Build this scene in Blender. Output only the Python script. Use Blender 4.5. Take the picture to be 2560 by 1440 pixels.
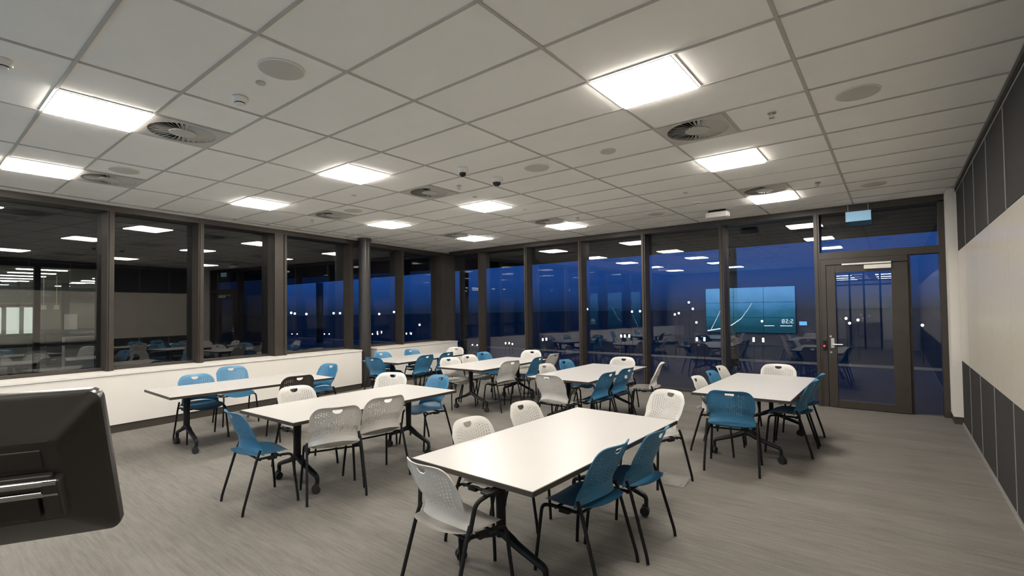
import bpy, bmesh, math, random
from mathutils import Vector, Matrix
random.seed(7)
for o in list(bpy.data.objects): bpy.data.objects.remove(o)
sc = bpy.context.scene
C = sc.collection
# ---------------------------------------------------------------- camera
FPX, CX, CY = 1221.49, 1258.93, 745.17
YAW, PITCH, ROLL = -0.6751, 0.0253, -0.0119
EYE = Vector((0, 0, 1.648))
fwd = Vector((math.cos(PITCH)*math.sin(YAW), math.cos(PITCH)*math.cos(YAW), math.sin(PITCH)))
r0 = Vector((math.cos(YAW), -math.sin(YAW), 0)); u0 = r0.cross(fwd)
rgt = r0*math.cos(ROLL) + u0*math.sin(ROLL); upv = u0*math.cos(ROLL) - r0*math.sin(ROLL)
cam_d = bpy.data.cameras.new('camera'); cam = bpy.data.objects.new('camera', cam_d); C.objects.link(cam)
cam_d.sensor_width = 36; cam_d.lens = FPX/2560*36
cam_d.shift_x = (1280-CX)/2560; cam_d.shift_y = (CY-720)/2560
cam_d.clip_start = .05; cam_d.clip_end = 2000
cam.matrix_world = Matrix(((rgt.x, upv.x, -fwd.x, EYE.x), (rgt.y, upv.y, -fwd.y, EYE.y), (rgt.z, upv.z, -fwd.z, EYE.z), (0, 0, 0, 1)))
sc.camera = cam
def ray(u, v): return rgt*((u-CX)/FPX) - upv*((v-CY)/FPX) + fwd
def at_z(u, v, z): d = ray(u, v); return EYE + d*((z-EYE.z)/d.z)
def at_y(u, v, y): d = ray(u, v); return EYE + d*(y/d.y)
# ---------------------------------------------------------------- view, world
sc.view_settings.view_transform = 'Standard'; sc.view_settings.look = 'None'
sc.view_settings.gamma = 1; sc.view_settings.use_curve_mapping = False
sc.view_settings.exposure = 0.0
sc.cycles.max_bounces = 14; sc.cycles.diffuse_bounces = 7; sc.cycles.glossy_bounces = 5; sc.cycles.transparent_max_bounces = 24
LIGHT = 51.0
LIGHT_COL = (1.0, .935, .85, 1)
w = bpy.data.worlds.new('dusk_sky'); sc.world = w; w.use_nodes = True
wn = w.node_tree; wn.nodes.clear()
wo = wn.nodes.new('ShaderNodeOutputWorld'); wb = wn.nodes.new('ShaderNodeBackground')
tc = wn.nodes.new('ShaderNodeTexCoord'); sx = wn.nodes.new('ShaderNodeSeparateXYZ'); rmp = wn.nodes.new('ShaderNodeValToRGB')
wn.links.new(tc.outputs['Generated'], sx.inputs[0]); wn.links.new(sx.outputs['Z'], rmp.inputs[0])
e = rmp.color_ramp.elements
e[0].position = 0.0; e[0].color = (.007, .018, .050, 1)
e[1].position = .35; e[1].color = (.014, .064, .27, 1)
k = e.new(.022); k.color = (.010, .036, .135, 1)
k = e.new(.06); k.color = (.013, .057, .235, 1)
wn.links.new(rmp.outputs[0], wb.inputs[0]); wb.inputs[1].default_value = 1.0
wn.links.new(wb.outputs[0], wo.inputs[0])

# ---------------------------------------------------------------- materials
def mat(name, col, rough=.5, metal=0, spec=.5, var=0, scale=20, bump=0, bscale=200, emit=None, estr=0):
    m = bpy.data.materials.new(name); m.use_nodes = True; nt = m.node_tree; b = nt.nodes['Principled BSDF']
    b.inputs['Base Color'].default_value = (*col, 1); b.inputs['Roughness'].default_value = rough
    b.inputs['Metallic'].default_value = metal; b.inputs['Specular IOR Level'].default_value = spec
    t = nt.nodes.new('ShaderNodeTexCoord')
    n = nt.nodes.new('ShaderNodeTexNoise'); n.inputs['Scale'].default_value = scale; n.inputs['Detail'].default_value = 4
    nt.links.new(t.outputs['Object'], n.inputs['Vector'])
    r = nt.nodes.new('ShaderNodeValToRGB')
    v = var if var else .02
    r.color_ramp.elements[0].position = .3; r.color_ramp.elements[1].position = .7
    r.color_ramp.elements[0].color = (*[c*(1-v) for c in col], 1); r.color_ramp.elements[1].color = (*[min(1, c*(1+v)) for c in col], 1)
    nt.links.new(n.outputs['Fac'], r.inputs[0]); nt.links.new(r.outputs[0], b.inputs['Base Color'])
    if bump:
        n2 = nt.nodes.new('ShaderNodeTexNoise'); n2.inputs['Scale'].default_value = bscale; n2.inputs['Detail'].default_value = 3
        bp = nt.nodes.new('ShaderNodeBump'); bp.inputs['Strength'].default_value = bump; bp.inputs['Distance'].default_value = .002
        nt.links.new(t.outputs['Object'], n2.inputs['Vector']); nt.links.new(n2.outputs['Fac'], bp.inputs['Height']); nt.links.new(bp.outputs[0], b.inputs['Normal'])
    if emit:
        b.inputs['Emission Color'].default_value = (*emit, 1); b.inputs['Emission Strength'].default_value = estr
    return m
def emis(name, col, s):
    m = bpy.data.materials.new(name); m.use_nodes = True; nt = m.node_tree; nt.nodes.clear()
    o = nt.nodes.new('ShaderNodeOutputMaterial'); q = nt.nodes.new('ShaderNodeEmission'); q.inputs[0].default_value = (*col[:3], 1); q.inputs[1].default_value = s
    nt.links.new(q.outputs[0], o.inputs[0]); return m
def glass(name, f0, tint=(1, 1, 1)):
    m = bpy.data.materials.new(name); m.use_nodes = True; nt = m.node_tree; nt.nodes.clear(); L = nt.links.new
    o = nt.nodes.new('ShaderNodeOutputMaterial'); tr = nt.nodes.new('ShaderNodeBsdfTransparent'); gl = nt.nodes.new('ShaderNodeBsdfGlossy')
    tr.inputs[0].default_value = (*tint, 1); gl.inputs['Roughness'].default_value = .0
    g = nt.nodes.new('ShaderNodeNewGeometry'); d = nt.nodes.new('ShaderNodeVectorMath'); d.operation = 'DOT_PRODUCT'
    L(g.outputs['Incoming'], d.inputs[0]); L(g.outputs['Normal'], d.inputs[1])
    def mth(op, a, b=None):
        x = nt.nodes.new('ShaderNodeMath'); x.operation = op
        for i, s in enumerate((a, b)):
            if s is None: continue
            if isinstance(s, (int, float)): x.inputs[i].default_value = s
            else: L(s, x.inputs[i])
        return x.outputs[0]
    c = mth('ABSOLUTE', d.outputs['Value']); q = mth('SUBTRACT', 1.0, c); q = mth('POWER', q, 5.0); q = mth('MULTIPLY', q, 1-f0); fac = mth('ADD', q, f0)
    mx = nt.nodes.new('ShaderNodeMixShader'); L(fac, mx.inputs[0]); L(tr.outputs[0], mx.inputs[1]); L(gl.outputs[0], mx.inputs[2]); L(mx.outputs[0], o.inputs[0])
    return m
M = {}
M['tile'] = mat('ceiling_tile_white', (.92, .905, .87), .9, spec=.1, var=.015, scale=3, bump=.3, bscale=350)
M['tee'] = mat('ceiling_tee_grey', (.46, .45, .42), .6)
M['trimg'] = mat('ceiling_trim_grey', (.50, .48, .44), .6)
M['wallwhite'] = mat('painted_white', (.72, .69, .64), .55, var=.02, scale=2)
M['bronze'] = mat('bronze_aluminium', (.054, .045, .037), .42, metal=.3, var=.08, scale=6)
M['dark'] = mat('dark_baseboard', (.045, .037, .03), .6)
M['column'] = mat('dark_column_paint', (.035, .032, .03), .35)
M['board_dark'] = mat('partition_charcoal_fabric', (.033, .032, .031), .85, spec=.2, var=.12, scale=60, bump=.3, bscale=500)
M['board_white'] = mat('whiteboard_gloss', (.57, .525, .455), .22, spec=.5)
M['joint'] = mat('joint_silver', (.40, .39, .36), .4, metal=.5)
M['top'] = mat('table_laminate_white', (.475, .463, .442), .35, var=.012, scale=3)
M['edge'] = mat('table_edge_dark', (.035, .028, .023), .5)
M['black'] = mat('black_steel', (.009, .009, .010), .5, spec=.25)
M['rubber'] = mat('black_rubber', (.015, .015, .015), .7)
M['cw'] = mat('chair_white_plastic', (.57, .553, .522), .45, var=.02)
M['cb'] = mat('chair_blue_plastic', (.035, .165, .30), .42, var=.03)
M['ck'] = mat('chair_dark_plastic', (.055, .045, .04), .45)
M['silver'] = mat('brushed_metal', (.62, .60, .56), .3, metal=.8)
M['whiteplastic'] = mat('white_plastic', (.78, .76, .72), .45)
M['greyplastic'] = mat('ceiling_speaker_grille', (.55, .53, .48), .7, bump=.5, bscale=900)
M['diffuser_face'] = mat('air_diffuser_face', (.52, .50, .46), .5)
M['void'] = mat('dark_void', (.02, .02, .02), .9)
M['dome'] = mat('smoked_dome', (.01, .01, .01), .08)
M['mon'] = mat('monitor_black_plastic', (.028, .026, .023), .3, spec=.7, var=.05, scale=200)
M['mon2'] = mat('monitor_panel_plastic', (.028, .025, .022), .5)
M['chrome'] = mat('hinge_chrome', (.6, .6, .6), .18, metal=1)
M['lamp'] = emis('light_panel_opal', LIGHT_COL, LIGHT)
M['glass'] = glass('window_glass', .082, (.975, .985, .99))
M['sign_glow'] = mat('reflected_sign_glow', (.3, .4, .45), .2, emit=(.10, .24, .36), estr=1.0)  # glow put into the colour to imitate a reflected exit sign
M['roof'] = mat('soffit_dark', (.03, .03, .032), .8)
M['terrace'] = mat('terrace_paving', (.028, .028, .031), .6, var=.2, scale=3)
M['kerb'] = mat('terrace_kerb', (.7, .66, .6), .7)
M['land'] = mat('night_ground', (.012, .016, .014), .95, var=.4, scale=.05)
M['facade'] = mat('wing_facade_dark', (.02, .02, .022), .7)
M['office_wall'] = mat('office_wall_sage', (.16, .19, .175), .8)
M['office_ceil'] = mat('office_ceiling', (.5, .49, .44), .9)
M['office_floor'] = mat('office_floor', (.16, .15, .14), .7)
M['office_white'] = mat('office_white', (.75, .75, .70), .6)
M['lamp2'] = emis('office_light', (1, .96, .86), 26)
M['lamp3'] = emis('wing_light', (1, .96, .84), 7)
M['pend'] = mat('pendant_brass', (.55, .5, .35), .4)
M['glow_win'] = emis('office_bright_window', (.9, 1, .85), .75)
M['street'] = emis('street_lamp_glow', (1, .93, .8), 14)
M['bollard'] = emis('bollard_lens', (1, .85, .66), 12)
M['led_red'] = emis('red_led', (1, .03, .06), 2.2)
M['panel_screen'] = emis('touch_panel_screen', (.18, .5, .9), 8.0)
M['digit'] = emis('screen_digits', (.75, .9, 1), 8)
M['backwall'] = mat('back_wall_grey', (.36, .37, .39), .7)
M['sideboard'] = mat('sideboard_grey', (.18, .17, .15), .5)
M['leaf'] = mat('plant_leaf', (.03, .09, .03), .5)
def floor_mat():
    m = bpy.data.materials.new('streaked_carpet'); m.use_nodes = True; nt = m.node_tree; L = nt.links.new; b = nt.nodes['Principled BSDF']
    t = nt.nodes.new('ShaderNodeTexCoord'); out = []
    for (s, sc_, dt) in (((3.2, 40, 1), 1.0, 7), ((.5, 3.2, 1), 1.0, 4), ((70, 170, 1), 1.0, 3)):
        mp = nt.nodes.new('ShaderNodeMapping'); mp.inputs['Scale'].default_value = s; L(t.outputs['Object'], mp.inputs[0])
        n = nt.nodes.new('ShaderNodeTexNoise'); n.inputs['Scale'].default_value = sc_; n.inputs['Detail'].default_value = dt; n.inputs['Roughness'].default_value = .65
        L(mp.outputs[0], n.inputs['Vector']); out.append(n.outputs['Fac'])
    def mth(op, a, bb):
        x = nt.nodes.new('ShaderNodeMath'); x.operation = op
        for i, s in enumerate((a, bb)):
            if isinstance(s, (int, float)): x.inputs[i].default_value = s
            else: L(s, x.inputs[i])
        return x.outputs[0]
    f = mth('ADD', mth('MULTIPLY', out[0], .42), mth('ADD', mth('MULTIPLY', out[1], .30), mth('MULTIPLY', out[2], .28)))
    r = nt.nodes.new('ShaderNodeValToRGB'); r.color_ramp.elements[0].position = .36; r.color_ramp.elements[1].position = .64
    r.color_ramp.elements[0].color = (.098, .0915, .080, 1); r.color_ramp.elements[1].color = (.200, .188, .167, 1)
    L(f, r.inputs[0]); L(r.outputs[0], b.inputs['Base Color']); b.inputs['Roughness'].default_value = .75; b.inputs['Specular IOR Level'].default_value = .25
    bp = nt.nodes.new('ShaderNodeBump'); bp.inputs['Strength'].default_value = .25; bp.inputs['Distance'].default_value = .003; L(out[2], bp.inputs['Height']); L(bp.outputs[0], b.inputs['Normal'])
    return m
M['floor'] = floor_mat()
def screen_mat():
    m = bpy.data.materials.new('video_wall_picture'); m.use_nodes = True; nt = m.node_tree; nt.nodes.clear(); L = nt.links.new
    o = nt.nodes.new('ShaderNodeOutputMaterial'); q = nt.nodes.new('ShaderNodeEmission'); t = nt.nodes.new('ShaderNodeTexCoord')
    n = nt.nodes.new('ShaderNodeTexNoise'); n.inputs['Scale'].default_value = 1.3; n.inputs['Detail'].default_value = 4
    g = nt.nodes.new('ShaderNodeNewGeometry'); L(g.outputs['Position'], n.inputs['Vector'])
    s = nt.nodes.new('ShaderNodeSeparateXYZ'); L(g.outputs['Position'], s.inputs[0])
    a = nt.nodes.new('ShaderNodeMath'); a.operation = 'MULTIPLY_ADD'; a.inputs[1].default_value = .52; a.inputs[2].default_value = -.55
    L(s.outputs['Z'], a.inputs[0]); b = nt.nodes.new('ShaderNodeMath'); b.operation = 'MULTIPLY_ADD'; b.inputs[1].default_value = .55; L(n.outputs['Fac'], b.inputs[0]); L(a.outputs[0], b.inputs[2])
    r = nt.nodes.new('ShaderNodeValToRGB'); el = r.color_ramp.elements
    el[0].position = .12; el[0].color = (.02, .10, .13, 1); el[1].position = .95; el[1].color = (.22, .55, .95, 1)
    x = el.new(.45); x.color = (.05, .24, .38, 1); x = el.new(.6); x.color = (.10, .36, .68, 1)
    L(b.outputs[0], r.inputs[0]); L(r.outputs[0], q.inputs[0]); q.inputs[1].default_value = 4.2; L(q.outputs[0], o.inputs[0]); return m
M['screen'] = screen_mat()

# ---------------------------------------------------------------- mesh helpers
def link(name, me, m=None, parent=None, loc=None, rz=0, share=False):
    o = bpy.data.objects.new(name, me); C.objects.link(o)
    if m is not None:
        if share:
            if not me.materials: me.materials.append(None)
            o.material_slots[0].link = 'OBJECT'; o.material_slots[0].material = M[m]
        elif not me.materials: me.materials.append(M[m])
    if parent: o.parent = parent
    if loc is not None: o.location = loc
    if rz: o.rotation_euler[2] = rz
    return o
def mesh_from(bm, name, smooth=None):
    bmesh.ops.recalc_face_normals(bm, faces=bm.faces)
    me = bpy.data.meshes.new(name); bm.to_mesh(me); bm.free()
    if smooth:
        me.polygons.foreach_set('use_smooth', [True]*len(me.polygons)); me.set_sharp_from_angle(angle=math.radians(smooth))
    return me
def bbox(bm, x0, x1, y0, y1, z0, z1, mtx=None, bevel=0):
    r = bmesh.ops.create_cube(bm, size=1); v = r['verts']
    for q in v: q.co = Vector(((x0+x1)/2+q.co.x*(x1-x0), (y0+y1)/2+q.co.y*(y1-y0), (z0+z1)/2+q.co.z*(z1-z0)))
    if bevel:
        ed = list({e for q in v for e in q.link_edges})
        rr = bmesh.ops.bevel(bm, geom=ed, offset=bevel, segments=2, profile=.5, affect='EDGES'); v = list(set(rr['verts']) | {q for q in v if q.is_valid})
    if mtx is not None: bmesh.ops.transform(bm, matrix=mtx, verts=v)
    return v
def box(name, x0, x1, y0, y1, z0, z1, m, parent=None, mtx=None, bevel=0):
    bm = bmesh.new(); bbox(bm, x0, x1, y0, y1, z0, z1, mtx, bevel); return link(name, mesh_from(bm, name), m, parent)
def fillet(pts, rad, n=5):
    P = [Vector(p) for p in pts]; out = [P[0]]
    for i in range(1, len(P)-1):
        a = (P[i-1]-P[i]); b = (P[i+1]-P[i]); d = min(rad, a.length*.45, b.length*.45)
        A = P[i]+a.normalized()*d; B = P[i]+b.normalized()*d
        for k in range(n+1):
            t = k/n; out.append(A*(1-t)**2 + P[i]*2*t*(1-t) + B*t*t)
    out.append(P[-1]); return out
def btube(bm, pts, r, n=8, flat=None):
    P = [Vector(p) for p in pts]; rings = []; prev = None
    for i, p in enumerate(P):
        d = (P[min(i+1, len(P)-1)]-P[max(i-1, 0)]).normalized()
        s = prev if prev is not None else (Vector((0, 0, 1)) if abs(d.z) < .9 else Vector((1, 0, 0)))
        s = (s - d*s.dot(d)).normalized(); q = d.cross(s); prev = s
        rr = r[i] if isinstance(r, (list, tuple)) else r
        rings.append([bm.verts.new(p + s*math.cos(2*math.pi*k/n)*rr*(flat or 1) + q*math.sin(2*math.pi*k/n)*rr) for k in range(n)])
    for a, b in zip(rings, rings[1:]):
        for k in range(n): bm.faces.new((a[k], a[(k+1) % n], b[(k+1) % n], b[k]))
    bm.faces.new(rings[0][::-1]); bm.faces.new(rings[-1])
def bcyl(bm, c, r, h, axis='z', n=24, r2=None):
    m = Matrix.Translation(c)
    if axis == 'x': m = m @ Matrix.Rotation(math.pi/2, 4, 'Y')
    if axis == 'y': m = m @ Matrix.Rotation(math.pi/2, 4, 'X')
    bmesh.ops.create_cone(bm, cap_ends=True, segments=n, radius1=r, radius2=r if r2 is None else r2, depth=h, matrix=m)
def lathe(bm, prof, n=28, c=(0, 0, 0)):
    rings = [[bm.verts.new((c[0]+r*math.cos(2*math.pi*k/n), c[1]+r*math.sin(2*math.pi*k/n), c[2]+z)) for k in range(n)] for r, z in prof]
    for a, b in zip(rings, rings[1:]):
        for k in range(n): bm.faces.new((a[k], a[(k+1) % n], b[(k+1) % n], b[k]))
    bm.faces.new(rings[0][::-1]); bm.faces.new(rings[-1])
def empty(name, loc=(0, 0, 0), rz=0):
    o = bpy.data.objects.new(name, None); C.objects.link(o); o.location = loc; o.rotation_euler[2] = rz; o.empty_display_size = .1; return o
def tag(o, label, cat=None, group=None, kind=None):
    o['label'] = label
    if cat: o['category'] = cat
    if group: o['group'] = group
    if kind: o['kind'] = kind
    return o
ORD = ['first', 'second', 'third', 'fourth', 'fifth', 'sixth', 'seventh', 'eighth', 'ninth', 'tenth', 'eleventh', 'twelfth', 'thirteenth', 'fourteenth', 'fifteenth', 'sixteenth', 'seventeenth', 'eighteenth', 'nineteenth', 'twentieth', 'twenty-first', 'twenty-second', 'twenty-third']
def struct(o, label, cat='wall'): return tag(o, label, cat, kind='structure')
def poly_prism(pts, z0, z1, name, m, parent=None):
    bm = bmesh.new(); a = [bm.verts.new((x, y, z0)) for x, y in pts]; b = [bm.verts.new((x, y, z1)) for x, y in pts]; n = len(pts)
    bm.faces.new(a[::-1]); bm.faces.new(b)
    for k in range(n): bm.faces.new((a[k], a[(k+1) % n], b[(k+1) % n], b[k]))
    return link(name, mesh_from(bm, name), m, parent)

# ---------------------------------------------------------------- room layout
H = 3.284                       # ceiling
XP = .70                        # movable partition plane
YR = 9.65; YG = 9.84            # glazed end wall: frame face and glass
YB = -4.0                       # wall behind the camera
SL = -.105                      # the left facade runs at a small angle
def xl(y, off): return off + SL*(y-5.5)      # off = x at y 5.5
DW, WF, WG = -8.92, -9.28, -9.48             # dwarf wall face, window frame face, glass
th = math.atan(-SL); LT = Matrix.Rotation(th, 4, 'Z')
def lmat(y, off): return Matrix.Translation((xl(y, off), y, 0)) @ LT     # local +x into the room, +y along the wall
def wall_poly(offa, offb, y0, y1): return [(xl(y0, offa), y0), (xl(y1, offa), y1), (xl(y1, offb), y1), (xl(y0, offb), y0)]

fl = poly_prism([(xl(YB-.2, WF-.35), YB-.2), (XP+.3, YB-.2), (XP+.3, YG+.04), (xl(YG, WF-.35), YG+.04)], -.12, 0, 'floor', 'floor')
struct(fl, 'grey-brown streaked carpet floor of the classroom', 'floor')

# ---------------------------------------------------------------- ceiling: grid and tiles
GX0, GY0 = -1.6832, 1.9145
ceil = empty('ceiling', (0, 0, H)); struct(ceil, 'suspended ceiling of white tiles in a thin grey grid', 'ceiling')
LIGHTS = [(j, i) for j in (0, -3, -5) for i in (-6, -2, 2, 6, 10)]
DIFFS = [(j, i) for j in (0, -3, -5) for i in (-1, 4, 9)]
split = set(LIGHTS) | set(DIFFS)
JS = range(-8, 2); IS = range(-10, 13)
def clip_left(pts, off):
    f = lambda p: p[0] - xl(p[1], off)
    out = []
    for a, b in zip(pts, pts[1:]+pts[:1]):
        fa, fb = f(a), f(b)
        if fa >= 0: out.append(a)
        if (fa >= 0) != (fb >= 0):
            t = fa/(fa-fb); out.append((a[0]+(b[0]-a[0])*t, a[1]+(b[1]-a[1])*t))
    return out
tilemesh = {}
TW = .011
for j in JS:
    for i in IS:
        x0 = GX0+1.2*j; y0 = GY0+.6*i
        cells = [(x0, x0+1.2)] if (j, i) not in split else [(x0+.6, x0+1.2)]
        for a, b in cells:
            pts = [(a+TW, y0+TW), (b-TW, y0+TW), (b-TW, min(y0+.6-TW, YR)), (a+TW, min(y0+.6-TW, YR))]
            cp = clip_left(pts, WF)
            if len(cp) < 3: continue
            if cp == pts and y0+.6 < YR:
                key = round(b-a, 2)
                if key not in tilemesh:
                    bm = bmesh.new(); hw = (b-a)/2-TW; bbox(bm, -hw, hw, -.3+TW, .3-TW, .007, .022); tilemesh[key] = mesh_from(bm, 'ceiling_tile'); tilemesh[key].materials.append(M['tile'])
                o = link('ceiling_tile', tilemesh[key], None, ceil, ((a+b)/2, y0+.3, 0))
            else:
                o = poly_prism(cp, .007, .022, 'ceiling_tile', 'tile', ceil)
bm = bmesh.new()
for j in range(-7, 3):
    x = GX0+1.2*j; ys = max(YB, YB)
    y1 = min(YR, 5.5+(x-WF)/SL) if x < xl(YB, WF) else YR
    if x < xl(YB, WF): y0 = max(YB, 5.5+(x-WF)/SL); y1 = YR
    else: y0 = YB; y1 = YR
    if y1 > y0: bbox(bm, x-TW, x+TW, y0, y1, 0, .03)
link('main_tee', mesh_from(bm, 'main_tee'), 'tee', ceil)['kind'] = 'stuff'
bm = bmesh.new()
for i in range(-10, 14):
    y = GY0+.6*i
    bbox(bm, xl(y, WF), XP, y-TW, y+TW, .0005, .028)
for j, i in split:
    x = GX0+1.2*j+.6; bbox(bm, x-TW, x+TW, GY0+.6*i, GY0+.6*i+.6, .001, .027)
link('cross_tee', mesh_from(bm, 'cross_tee'), 'tee', ceil)['kind'] = 'stuff'
box('plenum_cover', -12, XP+.3, YB-.2, YG+.1, .05, .08, 'void', ceil)
tr = poly_prism(wall_poly(WF+.06, WF-.02, YB, YR), H-.035, H-.001, 'trim_1', 'trimg'); struct(tr, 'grey edge trim where the ceiling meets the angled window wall', 'trim')

# ---------------------------------------------------------------- left wall: dwarf wall, frames, glass
for n, (y0, y1, lab) in enumerate(((YB, 6.33, 'long white dwarf wall under the left windows, with ledge'), (6.76, YR, 'short white dwarf wall between the dark column and the far corner'))):
    o = empty('wall_left' if n == 0 else 'wall_left_far'); struct(o, lab, 'wall')
    poly_prism(wall_poly(DW, WF-.3, y0, y1), .115, .80, 'wall_panel', 'wallwhite', o)
    poly_prism(wall_poly(DW+.012, WF-.3, y0, y1+.006), .804, .835, 'window_ledge', 'wallwhite', o)
    poly_prism(wall_poly(DW-.01, WF-.3, y0, y1-.004), .796, .806, 'shadow_gap', 'dark', o)
    b = poly_prism(wall_poly(DW-.012, WF-.3, y0, y1), 0, .115, 'baseboard', 'dark', o)
hd = poly_prism(wall_poly(WF, WG-.1, YB, YR), 3.165, H, 'trim_2', 'bronze'); struct(hd, 'dark bronze head frame above the left windows', 'trim')
LM = [(-3.0, .10), (-1.4, .10), (.2, .10), (1.975, .085), (3.21, .085), (4.635, .25), (6.33, .09), (7.90, .09)]
for n, (y, wd) in enumerate(LM):
    o = link('trim_%d' % (3+n), None) if False else None
    bm = bmesh.new(); m = lmat(y, WF)
    bbox(bm, -.22, 0, -wd/2, wd/2, .83, 3.17, m)
    if wd < .2: bbox(bm, -.02, .018, -wd/2+.02, wd/2-.045, .83, 3.17, m)
    else: bbox(bm, -.02, .02, -wd/2, -wd/2+.06, .83, 3.17, m); bbox(bm, -.02, .02, wd/2-.05, wd/2, .83, 3.17, m)
    o = link('trim_%d' % (3+n), mesh_from(bm, 'left_mullion'), 'bronze')
    struct(o, '%s bronze window mullion along the left facade' % ORD[n] if wd < .2 else 'wide bronze post in the middle of the left facade', 'mullion')
bm = bmesh.new(); bbox(bm, xl(YR, WF)-.38, xl(YR, WF)+.05, YR-.28, YG+.06, 0, H)
struct(link('trim_20', mesh_from(bm, 'corner_post'), 'bronze'), 'bronze corner post where the two window walls meet', 'mullion')
ys = [YB]+[y for y, _ in LM]+[YR+.1]
for n, (a, b) in enumerate(zip(ys, ys[1:])):
    o = empty('window_%d' % (n+1)); struct(o, '%s tall dark window of the left facade counted from behind the camera' % ORD[n], 'window')
    g = poly_prism(wall_poly(WG+.006, WG-.006, a, b), .82, 3.2, 'pane', 'glass', o)
    poly_prism(wall_poly(WG+.04, WG-.05, a, b), .80, .875, 'sill_frame', 'bronze', o)
# round column by the dwarf wall
bm = bmesh.new(); bcyl(bm, (0, 0, H/2-.02), .128, H-.04, n=40); bcyl(bm, (0, 0, H-.03), .15, .05, n=40)
col = link('round_column', mesh_from(bm, 'round_column', 30), 'column', None, (-9.19, 6.545, 0)); tag(col, 'round dark steel column standing between the two white dwarf walls', 'column')

# ---------------------------------------------------------------- glazed end wall
XC = xl(YR, WF)
bm = bmesh.new(); bbox(bm, XC, .6, YR, YG+.05, 3.185, H)
struct(link('trim_21', mesh_from(bm, 'end_head'), 'bronze'), 'dark bronze head frame above the glazed end wall', 'trim')
RM = [-8.54, -7.035, -5.52, -4.03, -2.51, -1.0]
for n, x in enumerate(RM):
    bm = bmesh.new(); bbox(bm, x-.04, x+.04, YR, YG+.05, 0, 3.19); bbox(bm, x-.022, x+.012, YR-.02, YR+.01, 0, 3.19)
    struct(link('trim_%d' % (22+n), mesh_from(bm, 'end_mullion'), 'bronze'), '%s bronze mullion of the end glazing from the corner' % ORD[n], 'mullion')
xs = [XC]+RM
for n, (a, b) in enumerate(zip(xs, xs[1:])):
    o = empty('window_%d' % (20+n)); struct(o, '%s floor-to-ceiling window of the end glazing from the corner' % ORD[n], 'window')
    box('pane', a, b, YG-.006, YG+.006, .03, 3.2, 'glass', o)
    box('sill_frame', a, b, YG-.05, YG+.05, 0, .05, 'bronze', o)
# door bay
dr = empty('door_1', (-.96, YR, 0)); struct(dr, 'bronze framed glass door with lever handle in the end glazing', 'door')
D = lambda name, x0, x1, y0, y1, z0, z1, m='bronze', par=dr, bv=0: box(name, x0+.96, x1+.96, y0-YR, y1-YR, z0, z1, m, par, None, bv)
D('frame_jamb', -.96, -.885, YR+.01, YG, 0, 2.43)
D('frame_head', -.885, .165, YR+.01, YG, 2.335, 2.43)
D('stile', -.875, -.753, YR-.02, YR+.05, .01, 2.32, bv=.004); D('stile', -.035, .165, YR-.02, YR+.05, .01, 2.32, bv=.004)
D('top_rail', -.753, -.035, YR-.018, YR+.048, 2.20, 2.32); D('bottom_rail', -.753, -.035, YR-.018, YR+.048, .01, .125)
D('pane', -.76, -.03, YR+.012, YR+.02, .12, 2.21, 'glass')
hp = D('handle_plate', -.835, -.785, YR-.035, YR-.02, .97, 1.13, 'silver', bv=.004)
bm = bmesh.new(); btube(bm, fillet([(.155, -.03, 1.03), (.155, -.075, 1.03), (.29, -.075, 1.03)], .02), .011)
lv = link('lever', mesh_from(bm, 'lever', 50), 'silver', hp)
for z in (1.16, .90):
    bm = bmesh.new(); bcyl(bm, (.125, -.03, z), .016, .02, 'y', 16); link('lock_cylinder', mesh_from(bm, 'lock_cylinder', 40), 'silver', dr)
rd = D('access_reader', -.945, -.905, YR-.035, YR+.01, .93, 1.09, 'black', bv=.004)
bm = bmesh.new(); bcyl(bm, (.035, -.037, 1.0), .017, .008, 'y', 16); link('red_light', mesh_from(bm, 'red_light'), 'led_red', rd)
D('door_closer', -.37, -.03, YR-.075, YR-.02, 2.235, 2.30, 'whiteplastic', bv=.005); D('closer_arm', -.66, -.03, YR-.05, YR-.03, 2.315, 2.34, 'whiteplastic')
ts = empty('window_30'); struct(ts, 'wide transom pane above the door', 'window')
box('pane', -.96, .53, YG-.006, YG+.006, 2.5, 3.2, 'glass', ts); box('transom_bar', -.96, .53, YR, YG+.05, 2.43, 2.54, 'bronze', ts)
sl_ = empty('window_31'); struct(sl_, 'narrow sidelight pane right of the door', 'window')
box('pane', .165, .53, YG-.106, YG-.094, .02, 2.45, 'glass', sl_); box('jamb', .53, .60, YR, YG+.05, 0, 3.2, 'bronze', sl_); box('jamb', .165, .20, YR+.05, YG, 0, 2.43, 'bronze', sl_)
sg = empty('reflected_sign_panel', (-.42, YR-.12, 3.0)); tag(sg, 'blank pale blue panel before the transom above the door, standing in for a reflected exit sign', 'sign')  # panel added at the glass in place of an exit sign's reflection
box('glow_panel', -.16, .16, -.006, .006, 0, .15, 'sign_glow', sg); bm = bmesh.new()
for a in ((-.165, -.16), (.16, .165)): bbox(bm, a[0], a[1], -.008, .008, 0, .15)
bbox(bm, -.165, .165, -.008, .008, .15, .156); bbox(bm, -.165, .165, -.008, .008, -.004, 0); link('panel_edge', mesh_from(bm, 'panel_edge'), 'joint', sg)
for x in (-.13, .13): box('hanger', x-.004, x+.004, -.004, .004, .156, H-3.0, 'joint', sg)
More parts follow.
